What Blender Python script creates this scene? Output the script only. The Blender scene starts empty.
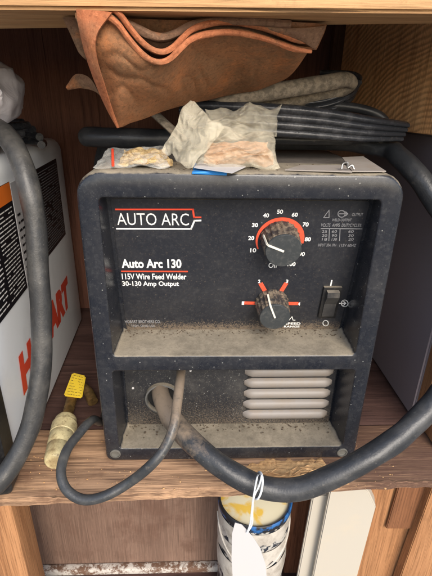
import bpy, bmesh, math, random
from mathutils import Vector, Matrix, noise
random.seed(7)
S = bpy.context.scene
C = S.collection

# ------------------------------------------------------------------ camera
CAM = Vector((-0.0350097, -0.3525750, 0.3615536))
PITCH, YAW, ROLL, F = 0.41789666, -0.04147755, 0.01820319, 433.0
cp, sp, cy, sy = math.cos(PITCH), math.sin(PITCH), math.cos(YAW), math.sin(YAW)
FWD = Vector((-sy*cp, cy*cp, -sp)); RT = Vector((cy, sy, 0)); UP = RT.cross(FWD)
c_, s_ = math.cos(ROLL), math.sin(ROLL)
RT, UP = RT*c_ + UP*s_, UP*c_ - RT*s_
cam = bpy.data.cameras.new('camera'); co = bpy.data.objects.new('camera', cam); C.objects.link(co)
m = Matrix((RT, UP, -FWD)).transposed().to_4x4(); m.translation = CAM
co.matrix_world = m
cam.sensor_fit = 'VERTICAL'; cam.sensor_height = 36; cam.lens = F/576*36
cam.clip_start = 0.01; cam.clip_end = 500
S.camera = co
S.render.resolution_x = 768; S.render.resolution_y = 1024

# ------------------------------------------------------------------ light
SUN_EL, SUN_AZ = math.radians(36), math.radians(163)     # azimuth clockwise from +Y
w = bpy.data.worlds.new('World'); S.world = w; w.use_nodes = True
nt = w.node_tree; bg = nt.nodes['Background']
sky = nt.nodes.new('ShaderNodeTexSky'); sky.sky_type = 'NISHITA'; sky.sun_disc = False
sky.sun_elevation = SUN_EL; sky.sun_rotation = SUN_AZ; sky.dust_density = 2.5
nt.links.new(sky.outputs[0], bg.inputs[0]); bg.inputs[1].default_value = 0.15
sl = bpy.data.lights.new('sun', 'SUN'); sl.energy = 1.3; sl.angle = math.radians(28); sl.color = (1, .95, .87)
so = bpy.data.objects.new('sun', sl); C.objects.link(so)
sd = Vector((math.sin(SUN_AZ)*math.cos(SUN_EL), math.cos(SUN_AZ)*math.cos(SUN_EL), math.sin(SUN_EL)))
so.rotation_euler = sd.to_track_quat('Z', 'Y').to_euler(); so.location = (0, -3, 3)
S.view_settings.view_transform = 'Standard'; S.view_settings.look = 'None'
S.view_settings.exposure = 0.98; S.view_settings.gamma = 1

# ------------------------------------------------------------------ measuring helpers
def ray(u, v): return RT*((u-216)/F) + UP*((288-v)/F) + FWD
def at(u, v, Y=None, Z=None, X=None):
    d = ray(u, v)
    if Y is not None: t = (Y-CAM.y)/d.y
    elif Z is not None: t = (Z-CAM.z)/d.z
    else: t = (X-CAM.x)/d.x
    return CAM + d*t
def at_plane(u, v, O, n):
    d = ray(u, v); return CAM + d*((O-CAM).dot(n)/d.dot(n))

# ------------------------------------------------------------------ object helpers
def link(o, parent=None):
    C.objects.link(o)
    if parent: o.parent = parent
    return o
def wpos(o):
    p = Vector(o.location)
    while o.parent: o = o.parent; p += o.location
    return p
def obj(name, bm, mat, parent=None, smooth=True, auto=40):
    me = bpy.data.meshes.new(name)
    if parent is None:
        xs = [v.co for v in bm.verts]
        base = Vector((sum(c.x for c in xs)/len(xs), sum(c.y for c in xs)/len(xs), min(c.z for c in xs)))
    else: base = wpos(parent)
    bmesh.ops.translate(bm, verts=bm.verts, vec=-base)
    bm.normal_update()
    bmesh.ops.recalc_face_normals(bm, faces=bm.faces)
    for f in bm.faces: f.smooth = smooth
    if smooth:
        for e in bm.edges:
            if len(e.link_faces) == 2 and e.calc_face_angle(0) > math.radians(auto): e.smooth = False
    bm.to_mesh(me); bm.free()
    me.materials.append(mat)
    o = bpy.data.objects.new(name, me); link(o, parent)
    if parent is None: o.location = base
    return o
def tag(o, label, cat, group=None, kind=None):
    if label: o['label'] = label
    if cat: o['category'] = cat
    if group: o['group'] = group
    if kind: o['kind'] = kind
    return o
def thing(name, label, cat, loc, group=None):
    o = bpy.data.objects.new(name, None); o.location = loc; o.empty_display_size = .02
    link(o); return tag(o, label, cat, group)

def box(bm, lo, hi, bev=0, M=None, seg=2):
    r = bmesh.ops.create_cube(bm, size=1)
    vs = r['verts']; lo = Vector(lo); hi = Vector(hi)
    for v in vs: v.co = Vector(((lo[i]+hi[i])/2 + v.co[i]*(hi[i]-lo[i]) for i in range(3)))
    if bev:
        es = {e for v in vs for e in v.link_edges}
        rr = bmesh.ops.bevel(bm, geom=list(es), offset=bev, segments=seg, affect='EDGES', profile=.5)
        vs = list({v for f in rr['faces'] for v in f.verts} | {v for v in vs if v.is_valid})
    if M is not None: bmesh.ops.transform(bm, matrix=M, verts=vs)
    return vs
def prism(bm, pts, off, bev=0):
    """closed outline (Vectors) thickened by vector off"""
    a = [bm.verts.new(p) for p in pts]; b = [bm.verts.new(p+off) for p in pts]
    f1 = bm.faces.new(a); f2 = bm.faces.new(b[::-1]); n = len(pts)
    fs = [f1, f2]
    for i in range(n): fs.append(bm.faces.new((a[i], b[i], b[(i+1) % n], a[(i+1) % n])))
    if bev:
        es = {e for f in fs for e in f.edges}
        bmesh.ops.bevel(bm, geom=list(es), offset=bev, segments=2, affect='EDGES')
def cr(pts, n=8):
    out = []; P = [pts[0]*2-pts[1]] + list(pts) + [pts[-1]*2-pts[-2]]
    for i in range(1, len(P)-2):
        p0, p1, p2, p3 = P[i-1:i+3]
        for k in range(n):
            t = k/n
            out.append(.5*((2*p1) + (p2-p0)*t + (2*p0-5*p1+4*p2-p3)*t*t + (3*p1-p0-3*p2+p3)*t**3))
    out.append(P[-2]); return out
def tube(bm, pts, r, seg=20, n=8, flat=1.0, ref=Vector((0, 0, 1)), wob=0, prof=None, caps=True, smooth=True):
    """r: radius or list per control point; flat: thickness ratio along ref; prof: function angle->radius factor"""
    if smooth:
        if isinstance(r, (list, tuple)):
            rr = [x.x for x in cr([Vector((x, 0, 0)) for x in r], n)]
        else: rr = None
        path = cr([Vector(p) for p in pts], n)
    else: path = [Vector(p) for p in pts]; rr = list(r) if isinstance(r, (list, tuple)) else None
    if rr is None: rr = [r]*len(path)
    rings = []; prev = None
    for i, p in enumerate(path):
        t = (path[min(i+1, len(path)-1)] - path[max(i-1, 0)]).normalized()
        if prev is None:
            u = (ref - t*ref.dot(t))
            if u.length < 1e-4: u = t.orthogonal()
        else: u = prev - t*prev.dot(t)
        if flat != 1.0 or prof:
            u2 = ref - t*ref.dot(t)
            if u2.length > .2: u = u2
        u.normalize(); prev = u; s = t.cross(u)
        ring = []
        for k in range(seg):
            a = 2*math.pi*k/seg; q = rr[i]*(prof(a) if prof else 1)
            if wob: q *= 1 + wob*noise.noise(p*45 + Vector((a, 0, 0)))
            ring.append(bm.verts.new(p + u*math.sin(a)*q*flat + s*math.cos(a)*q))
        rings.append(ring)
    for a, b in zip(rings, rings[1:]):
        for k in range(seg): bm.faces.new((a[k], a[(k+1) % seg], b[(k+1) % seg], b[k]))
    if caps:
        bm.faces.new(rings[0][::-1]); bm.faces.new(rings[-1])
    return rings
def lathe(bm, prof, M, seg=48, rf=None, cap=True):
    rings = []
    for r, h in prof:
        ring = []
        for k in range(seg):
            a = 2*math.pi*k/seg; q = r*(rf(a, h) if rf else 1)
            ring.append(bm.verts.new(M @ Vector((q*math.cos(a), q*math.sin(a), h))))
        rings.append(ring)
    for a, b in zip(rings, rings[1:]):
        for k in range(seg): bm.faces.new((a[k], a[(k+1) % seg], b[(k+1) % seg], b[k]))
    if cap: bm.faces.new(rings[-1]); bm.faces.new(rings[0][::-1])
def rrect(x0, x1, z0, z1, r, n=6):
    """rounded rectangle; r = (bl, br, tr, tl)"""
    if not isinstance(r, tuple): r = (r,)*4
    out = []
    for (cx, cz, rr, a0) in ((x0+r[0], z0+r[0], r[0], 180), (x1-r[1], z0+r[1], r[1], 270), (x1-r[2], z1-r[2], r[2], 0), (x0+r[3], z1-r[3], r[3], 90)):
        for k in range(n+1):
            a = math.radians(a0 + 90*k/n); out.append((cx+rr*math.cos(a), cz+rr*math.sin(a)))
    return out
def rings(bm, rs, wrap=True):
    n = len(rs[0])
    for a, b in zip(rs, rs[1:]):
        for k in range(n if wrap else n-1): bm.faces.new((a[k], a[(k+1) % n], b[(k+1) % n], b[k]))
def frame(O, x, n):
    """matrix with local x, z=n"""
    x = x.normalized(); n = n.normalized(); y = n.cross(x)
    M = Matrix((x, y, n)).transposed().to_4x4(); M.translation = O; return M
def text_bm(bm, s, M, width=None, height=None, bold=0, depth=.0002, shear=0, align='CENTER', res=3):
    cu = bpy.data.curves.new('lettering', 'FONT'); cu.body = s; cu.size = 1; cu.offset = bold; cu.extrude = 0
    cu.resolution_u = res; cu.shear = shear
    o = bpy.data.objects.new('lettering', cu); C.objects.link(o)
    dg = bpy.context.evaluated_depsgraph_get(); dg.update()
    me = bpy.data.meshes.new_from_object(o.evaluated_get(dg))
    bpy.data.objects.remove(o); bpy.data.curves.remove(cu)
    xs = [v.co.x for v in me.vertices]; ys = [v.co.y for v in me.vertices]
    x0, x1, y0, y1 = min(xs), max(xs), min(ys), max(ys)
    sy = (height/(y1-y0)) if height else None
    sx = (width/(x1-x0)) if width else sy
    if sy is None: sy = sx
    ox = {'CENTER': (x0+x1)/2, 'LEFT': x0, 'RIGHT': x1}[align]
    vs = [bm.verts.new(M @ Vector(((v.co.x-ox)*sx, (v.co.y-(y0+y1)/2)*sy, depth))) for v in me.vertices]
    for p in me.polygons:
        try: bm.faces.new([vs[i] for i in p.vertices])
        except ValueError: pass
    bpy.data.meshes.remove(me)

# ------------------------------------------------------------------ materials
def lin(r, g, b): return tuple(((c/255)/12.92 if c/255 <= .04045 else ((c/255+.055)/1.055)**2.4) for c in (r, g, b)) + (1,)
class Mat:
    def __init__(s, name, col=(.5, .5, .5, 1), rough=.5, metal=0, spec=.5):
        s.m = bpy.data.materials.new(name); s.m.use_nodes = True; s.t = s.m.node_tree
        s.b = s.t.nodes['Principled BSDF']
        s.b.inputs['Base Color'].default_value = col; s.b.inputs['Roughness'].default_value = rough
        s.b.inputs['Metallic'].default_value = metal; s.b.inputs['Specular IOR Level'].default_value = spec
        s.tc = s.n('ShaderNodeTexCoord'); s.col = None; s.base = col
    def n(s, t, **k):
        n = s.t.nodes.new(t)
        for a, b in k.items(): setattr(n, a, b)
        return n
    def l(s, a, b): s.t.links.new(a, b)
    def map(s, scale=(1, 1, 1), rot=(0, 0, 0), loc=(0, 0, 0)):
        mp = s.n('ShaderNodeMapping'); s.l(s.tc.outputs['Object'], mp.inputs[0])
        mp.inputs['Scale'].default_value = scale; mp.inputs['Rotation'].default_value = rot; mp.inputs['Location'].default_value = loc
        return mp.outputs[0]
    def noise(s, scale, detail=6, rough=.6, vec=None, dist=0):
        n = s.n('ShaderNodeTexNoise'); n.inputs['Scale'].default_value = scale; n.inputs['Detail'].default_value = detail
        n.inputs['Roughness'].default_value = rough; n.inputs['Distortion'].default_value = dist
        s.l(vec if vec else s.tc.outputs['Object'], n.inputs['Vector']); return n.outputs['Fac']
    def ramp(s, f, a, b, ca=0., cb=1.):
        r = s.n('ShaderNodeMapRange'); r.clamp = True
        s.l(f, r.inputs[0]); r.inputs[1].default_value = a; r.inputs[2].default_value = b
        r.inputs[3].default_value = ca; r.inputs[4].default_value = cb; return r.outputs[0]
    def math(s, op, a, b=None):
        n = s.n('ShaderNodeMath'); n.operation = op
        for i, x in enumerate((a, b)):
            if x is None: continue
            if isinstance(x, (int, float)): n.inputs[i].default_value = x
            else: s.l(x, n.inputs[i])
        return n.outputs[0]
    def mix(s, f, col):
        """mix current colour towards col by f"""
        n = s.n('ShaderNodeMix'); n.data_type = 'RGBA'; s.l(f, n.inputs[0])
        if s.col is None: n.inputs[6].default_value = s.base
        else: s.l(s.col, n.inputs[6])
        n.inputs[7].default_value = col; s.col = n.outputs[2]; s.l(s.col, s.b.inputs['Base Color']); return s
    def rough(s, f): s.l(f, s.b.inputs['Roughness']); return s
    def bump(s, f, strength=.3, dist=.001):
        b = s.n('ShaderNodeBump'); b.inputs['Strength'].default_value = strength; b.inputs['Distance'].default_value = dist
        prev = s.b.inputs['Normal'].links
        if prev: s.l(prev[0].from_socket, b.inputs['Normal'])
        s.l(f, b.inputs['Height']); s.l(b.outputs[0], s.b.inputs['Normal']); return s
    def upness(s):
        g = s.n('ShaderNodeNewGeometry'); x = s.n('ShaderNodeSeparateXYZ'); s.l(g.outputs['Normal'], x.inputs[0]); return x.outputs[2]
    def specks(s, scale, size, amount, col):
        v = s.n('ShaderNodeTexVoronoi'); v.inputs['Scale'].default_value = scale; s.l(s.tc.outputs['Object'], v.inputs['Vector'])
        d = s.ramp(v.outputs['Distance'], size, size*.6)
        sel = s.n('ShaderNodeSeparateColor'); s.l(v.outputs['Color'], sel.inputs[0])
        return s.mix(s.math('MULTIPLY', d, s.math('GREATER_THAN', sel.outputs[0], 1-amount)), col)
    def dust(s, lo, hi, col, nscale=60, amt=1.0):
        f = s.ramp(s.math('ADD', s.upness(), s.ramp(s.noise(nscale, 8, .7), .3, .7, -.28, .28)), lo, hi, 0, amt)
        s.dustf = f
        s.mix(f, col); return s

def wood(name, c1, c2, axis='X', dark=None, sc=1.0, rough=.75, rings_=0, rot=(0, 0, 0), stain=None, bump=.35, streak=(.5, .75), darkx=None):
    M_ = Mat(name, c1, rough, 0, .25)
    st = {'X': (3*sc, 60*sc, 60*sc), 'Y': (60*sc, 3*sc, 60*sc), 'Z': (60*sc, 60*sc, 3*sc)}[axis]
    v = M_.map(st, rot)
    g = M_.noise(1, 8, .62, v, .4)
    M_.mix(M_.ramp(g, .38, .68), c2)
    if dark:
        st2 = tuple(x*4 for x in st)
        M_.mix(M_.ramp(M_.noise(1, 4, .7, M_.map(st2, rot)), *streak, 0, .75), dark)
    M_.mix(M_.ramp(M_.noise(9, 5, .6), .5, .75, 0, .45), tuple(x*.6 for x in c1[:3])+(1,))
    if rings_:
        wv = M_.n('ShaderNodeTexWave'); wv.wave_type = 'RINGS'; wv.rings_direction = 'X'
        wv.rings_direction = 'SPHERICAL'
        wv.inputs['Scale'].default_value = rings_; wv.inputs['Distortion'].default_value = 9; wv.inputs['Detail'].default_value = 3
        wv.inputs['Detail Scale'].default_value = .45
        cw = at(452, 168, Y=.10) - Vector((0, .15, -.43)); mp = M_.map((1, .6, 1), (0, 0, 0), (-cw.x, -cw.y*.6, -cw.z)); M_.l(mp, wv.inputs['Vector'])
        M_.mix(M_.math('MULTIPLY', M_.ramp(wv.outputs['Fac'], .3, .95, 0, .75), M_.ramp(M_.noise(14, 5, .7), .35, .65, .25, 1)), dark or c2); M_.bump(wv.outputs['Fac'], .3, .001)
    if stain: M_.mix(M_.ramp(M_.noise(14, 6, .65), .52, .66, 0, .85), stain)
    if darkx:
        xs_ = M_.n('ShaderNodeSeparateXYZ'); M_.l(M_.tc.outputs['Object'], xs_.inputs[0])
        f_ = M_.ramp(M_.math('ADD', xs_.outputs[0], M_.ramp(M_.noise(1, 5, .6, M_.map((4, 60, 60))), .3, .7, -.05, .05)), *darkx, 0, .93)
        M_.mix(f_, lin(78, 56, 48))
    st3 = {'X': (14, 900, 900), 'Y': (900, 14, 900), 'Z': (900, 900, 14)}[axis]
    fib = M_.noise(1, 5, .7, M_.map(st3, rot), .2)
    M_.mix(M_.ramp(fib, .50, .62, 0, .7), tuple(x*.55 for x in c2[:3])+(1,))
    M_.mix(M_.ramp(fib, .46, .34, 0, .35), tuple(min(1, x*1.35) for x in c1[:3])+(1,))
    M_.mix(M_.ramp(M_.noise(46, 8, .8), .56, .72, 0, .5), tuple(x*.45 for x in c1[:3])+(1,))
    crk = M_.noise(1, 3, .5, M_.map(tuple(x*2.2 if x > 20 else x*1.3 for x in st), rot, (7, 2, 4)), .3)
    M_.mix(M_.ramp(crk, .685, .70, 0, .8), tuple(x*.2 for x in c2[:3])+(1,)); M_.bump(M_.ramp(crk, .685, .70, 1, 0), .5, .0015)
    M_.bump(g, bump, .0015); M_.bump(fib, .5, .0006); M_.bump(M_.noise(400, 3), .2, .0004)
    return M_.m

M = {}
M['beam'] = wood('pine beam wood', lin(196, 156, 110), lin(176, 132, 88), 'X', lin(130, 92, 60), 1.2)
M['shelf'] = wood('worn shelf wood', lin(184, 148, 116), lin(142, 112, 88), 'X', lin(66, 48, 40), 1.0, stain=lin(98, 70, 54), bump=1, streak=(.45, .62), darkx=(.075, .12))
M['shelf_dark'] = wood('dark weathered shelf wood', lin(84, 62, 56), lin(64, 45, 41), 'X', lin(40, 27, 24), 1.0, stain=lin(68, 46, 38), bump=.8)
M['raw'] = wood('torn raw wood', lin(216, 178, 128), lin(188, 140, 92), 'X', lin(146, 98, 60), 1.6, bump=1)
M['back'] = wood('dark stained back board', lin(124, 84, 66), lin(104, 70, 58), 'Z', lin(70, 46, 38), .6)
M['side'] = wood('ringed fir plywood', lin(248, 192, 134), lin(236, 172, 114), 'Z', lin(140, 90, 56), .5, rings_=62)
M['post'] = wood('orange pine post', lin(168, 122, 84), lin(142, 98, 64), 'Z', lin(104, 66, 42), .9)
M['board'] = wood('taupe weathered plywood', lin(124, 100, 86), lin(106, 84, 72), 'Z', lin(86, 66, 56), .35, stain=lin(98, 74, 62))
M['gap_shade'] = wood('painted gap shade', lin(130, 88, 60), lin(112, 74, 50), 'Z', lin(90, 58, 38), .9)  # darker pine tone, painted shade for the gap in the lower boards

def plastic(name, c, rough=.45, dustc=lin(142, 132, 114), spk=.5, grime=.35, lo=.35, hi=.8, tex=.25, zd=None):
    q = Mat(name, c, rough, 0, .5)
    q.mix(q.ramp(q.noise(22, 8, .7), .45, .75, 0, grime), tuple(x*.5+y*.5 for x, y in zip(c[:3], lin(120, 116, 108)[:3]))+(1,))
    q.mix(q.ramp(q.noise(260, 3, .6), .5, .8, 0, .10), lin(128, 126, 122))
    if spk: q.specks(240, .16, spk, lin(128, 128, 124)); q.specks(110, .07, spk*.6, lin(150, 148, 142)); q.mix(q.ramp(q.noise(1, 4, .7, q.map((420, 420, 22))), .68, .72, 0, spk*1.2), lin(120, 118, 114)); q.mix(q.ramp(q.noise(900, 2, .6), .66, .72, 0, spk*2.5), lin(140, 136, 126))
    q.dust(lo, hi, dustc)
    if zd:
        g_ = q.n('ShaderNodeNewGeometry'); z_ = q.n('ShaderNodeSeparateXYZ'); q.l(g_.outputs['Position'], z_.inputs[0])
        band = q.ramp(z_.outputs[2], zd[0], zd[1], zd[2], 0)
        f_ = q.ramp(q.math('ADD', q.math('MULTIPLY', band, .22), q.noise(650, 5, .8)), .60, .70, 0, .8); q.mix(f_, lin(118, 104, 88))
    k_ = q.math('MULTIPLY', q.dustf, q.ramp(q.noise(26, 8, .8), .44, .66)); q.mix(k_, tuple(x*.5 for x in dustc[:3])+(1,))
    k_ = q.math('MULTIPLY', q.dustf, q.ramp(q.noise(500, 4, .7), .56, .72, 0, .6)); q.mix(k_, lin(92, 80, 66))
    q.rough(q.ramp(q.dustf, 0, 1, rough, .95))
    q.bump(q.noise(1400, 2, .5), tex, .0002)
    return q.m
M['bezel'] = plastic('navy textured plastic with dust', lin(27, 30, 37), .27, spk=.13, grime=.22, lo=.5, hi=.85)
M['panel'] = plastic('navy control panel film', lin(33, 35, 41), .36, spk=.02, grime=.16, tex=.08, zd=(.136, .150, 1))
M['plate'] = plastic('black dusty back plate', lin(26, 27, 31), .6, spk=.3, grime=.5, zd=(.024, .07, .6))
M['case'] = plastic('dusty grey case paint', lin(66, 66, 72), .6, spk=.05, lo=.2, hi=.9, dustc=lin(120, 112, 104))
M['grey'] = plastic('mauve grey painted metal', lin(140, 130, 134), .5, spk=.06, grime=.3, tex=.05)
M['black'] = plastic('black plastic', lin(20, 20, 22), .45, spk=0, grime=.2, lo=.6, hi=1.0)
M['white_ink'] = Mat('white ink', lin(232, 232, 228), .5).m
M['red_ink'] = Mat('red orange ink', lin(222, 74, 48), .5).m
q = Mat('worn orange dial ink', lin(218, 84, 56), .5); q.mix(q.ramp(q.noise(300, 5, .7), .5, .8, 0, .5), lin(180, 110, 90)); M['orange_ink'] = q.m
q = Mat('grey ink', lin(140, 140, 142), .5); M['grey_ink'] = q.m
q = Mat('crusty knob skirt', lin(48, 48, 50), .55)
q.mix(q.ramp(q.noise(130, 6, .75), .44, .56), lin(128, 114, 96)); q.mix(q.ramp(q.noise(420, 4, .7), .5, .62), lin(66, 58, 50))
q.bump(q.noise(300, 5, .7), .8, .001); M['crust'] = q.m
q = Mat('knob face', lin(56, 59, 60), .36); q.mix(q.ramp(q.noise(200, 6, .7), .5, .8, 0, .4), lin(120, 118, 112)); M['knob'] = q.m
M['pointer'] = Mat('cream pointer', lin(226, 220, 204), .5).m
q = Mat('silver grey louvre', lin(128, 122, 116), .5, 0); q.mix(q.ramp(q.noise(60, 6, .7), .45, .7, 0, .6), lin(128, 116, 102)); q.dust(.75, 1.0, lin(128, 118, 106)); M['louvre'] = q.m

def rubber(name, c, c2, rough=.5, nsc=40, th=(.45, .7), dust=None, dl=(.3, 1.0), near=None):
    q = Mat(name, c, rough, 0, .45)
    q.mix(q.ramp(q.noise(nsc, 8, .7), *th, 0, .8), c2)
    if dust: q.dust(dl[0], dl[1], dust, 50, .8)
    q.mix(q.ramp(q.noise(420, 3, .6), .64, .78, 0, .3), lin(130, 126, 120))
    if near is not None:
        g_ = q.n('ShaderNodeNewGeometry'); d_ = q.n('ShaderNodeVectorMath'); d_.operation = 'DISTANCE'; q.l(g_.outputs['Position'], d_.inputs[0]); d_.inputs[1].default_value = near
        f_ = q.ramp(q.math('ADD', d_.outputs['Value'], q.ramp(q.noise(70, 6, .7), .3, .7, -.03, .03)), .035, .075, .85, 0); q.mix(f_, lin(136, 120, 102))
    q.mix(q.ramp(q.noise(150, 8, .8), .55, .68, 0, .45), tuple(x*.4 for x in c[:3])+(1,)); q.mix(q.ramp(q.noise(95, 8, .8, q.map((1, 1, 1), loc=(5, 1, 2))), .6, .7, 0, .4), lin(142, 134, 122))
    q.bump(q.noise(600, 4, .6), .35, .0005); q.bump(q.noise(70, 4, .6), .3, .0015)
    return q.m
M['cable'] = rubber('dusty black rubber cable', lin(42, 44, 47), lin(74, 74, 74), .36, 30, near=(-.058, .02, .085))
M['cable_old'] = rubber('grey worn rubber cable', lin(50, 50, 50), lin(82, 80, 76), .42)
M['cord'] = rubber('grey power cord', lin(52, 54, 56), lin(84, 83, 80), .34, near=(-.045, .01, .105))
M['cable_blk'] = rubber('black ribbed rubber', lin(46, 48, 52), lin(92, 92, 94), .24, 60, (.5, .7))
M['cable_tan'] = rubber('tan dust coated cable', lin(112, 102, 88), lin(158, 144, 124), .9, 160, (.42, .56))

def suede(name, c, c2, edge=None):
    q = Mat(name, c, .9, 0, .15)
    q.mix(q.ramp(q.noise(28, 8, .7), .4, .7, 0, .9), c2)
    q.mix(q.ramp(q.noise(16, 7, .7), .46, .62, 0, .7), lin(112, 92, 70)); q.mix(q.ramp(q.noise(40, 8, .8), .56, .7, 0, .6), lin(84, 62, 46)); q.mix(q.ramp(q.noise(23, 6, .7, q.map((1, 1, 1), loc=(3, 3, 3))), .54, .68, 0, .6), lin(190, 118, 70))
    q.mix(q.ramp(q.noise(380, 6, .8), .48, .66, 0, .7), tuple(x*.42 for x in c[:3])+(1,)); q.mix(q.ramp(q.noise(300, 6, .8, q.map((1, 1, 1), loc=(1, 4, 2))), .54, .7, 0, .5), tuple(min(1, x*1.7) for x in c2[:3])+(1,))
    q.b.inputs['Sheen Weight'].default_value = .25; q.b.inputs['Sheen Tint'].default_value = c2; q.b.inputs['Sheen Roughness'].default_value = .5
    q.bump(q.noise(900, 4, .7), .5, .0006); q.bump(q.noise(60, 5), .3, .002)
    return q.m
M['suede'] = suede('brown suede', lin(138, 102, 74), lin(160, 104, 68))
M['suede_edge'] = suede('orange cut edge of suede', lin(164, 98, 66), lin(180, 116, 80))
M['suede_dark'] = suede('dark suede', lin(120, 92, 74), lin(136, 106, 84))

q = Mat('milky plastic film', lin(226, 218, 196), .1, 0, .8)
q.mix(q.ramp(q.noise(18, 3, .5), .5, .75, 0, .3), lin(196, 172, 130))
q.b.inputs['Transmission Weight'].default_value = .25; q.b.inputs['IOR'].default_value = 1.1
q.l(q.ramp(q.noise(30, 4, .6), .3, .7, .16, .50), q.b.inputs['Alpha']); q.bump(q.noise(60, 4, .5, dist=2.5), .4, .002); M['film'] = q.m
q = Mat('clear plastic film', lin(222, 220, 212), .2); q.b.inputs['IOR'].default_value = 1.1
q.l(q.ramp(q.noise(60, 4, .6), .35, .7, .10, .36), q.b.inputs['Alpha']); q.bump(q.noise(120, 5, .6, dist=1.5), .7, .002); M['film_clear'] = q.m
q = Mat('white plastic bag', lin(214, 210, 214), .35); q.bump(q.noise(40, 5, .6, dist=1), .5, .003); M['white_bag'] = q.m
q = Mat('tan paper', lin(176, 134, 96), .8); q.mix(q.ramp(q.noise(60, 5, .7), .4, .7), lin(146, 104, 72)); M['tan'] = q.m
q = Mat('straw granules', lin(196, 172, 124), .7); q.mix(q.ramp(q.noise(260, 5, .7), .4, .65), lin(146, 116, 76)); q.bump(q.noise(300), .8, .002); M['straw'] = q.m
q = Mat('white paper', lin(184, 182, 182), .75); q.mix(q.ramp(q.noise(40, 5), .5, .8, 0, .3), lin(190, 186, 180)); M['paper'] = q.m
q = Mat('grey white scrap', lin(150, 142, 134), .7); q.mix(q.ramp(q.noise(60, 6), .45, .7, 0, .7), lin(140, 128, 114)); M['scrap'] = q.m
M['blue'] = Mat('blue tape', lin(52, 138, 214), .45).m
q = Mat('white painted metal', lin(240, 243, 245), .38); q.mix(q.ramp(q.noise(25, 6), .5, .8, 0, .2), lin(170, 168, 166)); M['white_metal'] = q.m
M['label_black'] = Mat('black label film', lin(22, 22, 26), .4).m
M['label_orange'] = Mat('orange label film', lin(236, 120, 40), .4).m
q = Mat('cream moulded plastic', lin(196, 184, 142), .55); q.mix(q.ramp(q.noise(60, 8, .75), .45, .62, 0, .8), lin(140, 120, 84)); q.mix(q.ramp(q.noise(240, 6, .75), .55, .68, 0, .8), lin(96, 80, 58)); q.bump(q.noise(300, 5), .5, .0006); M['cream_plastic'] = q.m
q = Mat('dull brass', lin(160, 132, 84), .45, .8); q.mix(q.ramp(q.noise(160, 5), .4, .7), lin(110, 88, 58)); M['brass'] = q.m
q = Mat('yellow label', lin(206, 178, 44), .5); q.mix(q.ramp(q.noise(120, 6, .7), .5, .7, 0, .5), lin(160, 136, 60)); M['yellow'] = q.m
M['string'] = Mat('white string', lin(222, 226, 228), .5).m
q = Mat('cream painted board', lin(178, 171, 158), .55); q.mix(q.ramp(q.noise(30, 6, .7), .5, .75, 0, .4), lin(190, 176, 152)); M['cream'] = q.m
q = Mat('white latex paint', lin(184, 178, 168), .4); q.mix(q.ramp(q.noise(50, 6, .7), .45, .7, 0, .8), lin(130, 120, 108)); q.bump(q.noise(90, 4), .4, .002); M['paint'] = q.m
q = Mat('dark can metal with paint', lin(42, 48, 60), .35, .4); q.mix(q.ramp(q.noise(70, 5, .6, dist=1), .5, .56), lin(200, 196, 188)); M['can'] = q.m
q = Mat('blue can metal', lin(40, 92, 150), .4); q.mix(q.ramp(q.noise(40, 4), .44, .5), lin(28, 30, 36)); M['can_blue'] = q.m
q = Mat('paint smeared lid', lin(222, 214, 184), .45); q.mix(q.ramp(q.noise(30, 4, .5, dist=.6), .5, .58), lin(226, 188, 84)); M['lid'] = q.m
q = Mat('concrete ground', lin(120, 116, 110), .9); q.mix(q.ramp(q.noise(3, 8), .4, .7), lin(104, 100, 96)); M['ground'] = q.m
q = Mat('steel', lin(150, 148, 145), .35, .9); M['steel'] = q.m
q = Mat('recess grey', lin(96, 94, 88), .7); q.mix(q.ramp(q.noise(300, 4), .4, .6), lin(90, 88, 82)); M['dirt'] = q.m  # mottled grey used on the screw recesses

# ------------------------------------------------------------------ setting
FZ = -.34
def V_(*a): return Vector(a)
bm = bmesh.new(); box(bm, (-60, -60, -.50), (60, 60, -.44)); tag(obj('ground', bm, M['ground'], smooth=False), None, None, kind='structure')  # unseen ground plane, added to bounce light onto the shelf

# ------------------------------------------------------------------ the wooden shelf unit
unit = thing('wooden_shelf', 'rough wooden shelf unit of planks and plywood holding the welders', 'shelf', (0, .15, FZ-.09))
# upper rail: front bottom edge measured left/right, its underside runs back
bl, br = at(0, 9, Y=-.04), at(432, 13, Y=-.04)
d = (br-bl).normalized(); bl = bl - d*.45; br = br + d*.22
kl, kr = at(0, 29, Z=at(0, 9, Y=-.04).z), at(432, 24, Z=at(432, 13, Y=-.04).z)
dk = (kr-kl).normalized(); kl = kl-dk*.4; kr = kr+dk*.2
bm = bmesh.new()
h = Vector((0, 0, .09))
vs = [bl, br, kr, kl]; prism(bm, [Vector(p) for p in vs], h, .002)
obj('front_rail', bm, M['beam'], unit)
zt = bl.z
bm = bmesh.new(); box(bm, (-.62, .0, .475), (.42, .40, .495), .001); obj('upper_board', bm, M['back'], unit)  # out of view; spread over the full depth to shade the interior
bm = bmesh.new(); box(bm, (-.62, .37, -.02), (.42, .385, .475)); obj('back_panel', bm, M['back'], unit)
bm = bmesh.new(); box(bm, (-.61, -.03, -.44), (-.59, .37, .475)); obj('side_panel', bm, M['back'], unit)  # unseen left side, added to keep the shelf interior dark
# right side panel above (ringed plywood)
bm = bmesh.new(); box(bm, (.2375, .045, .0), (.252, .369, .474), .001); obj('side_panel', bm, M['back'], unit)
bm = bmesh.new(); P1 = at(337, 100, Y=.300); P2 = at(450, 100, Y=.085)
prism(bm, [V3 for V3 in (Vector((P1.x, P1.y, .329)), Vector((P2.x, P2.y, .329)), Vector((P2.x, P2.y, .474)), Vector((P1.x, P1.y, .474)))], Vector((.008, .005, 0)), .0008)
obj('plywood_board', bm, M['side'], unit)
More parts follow.
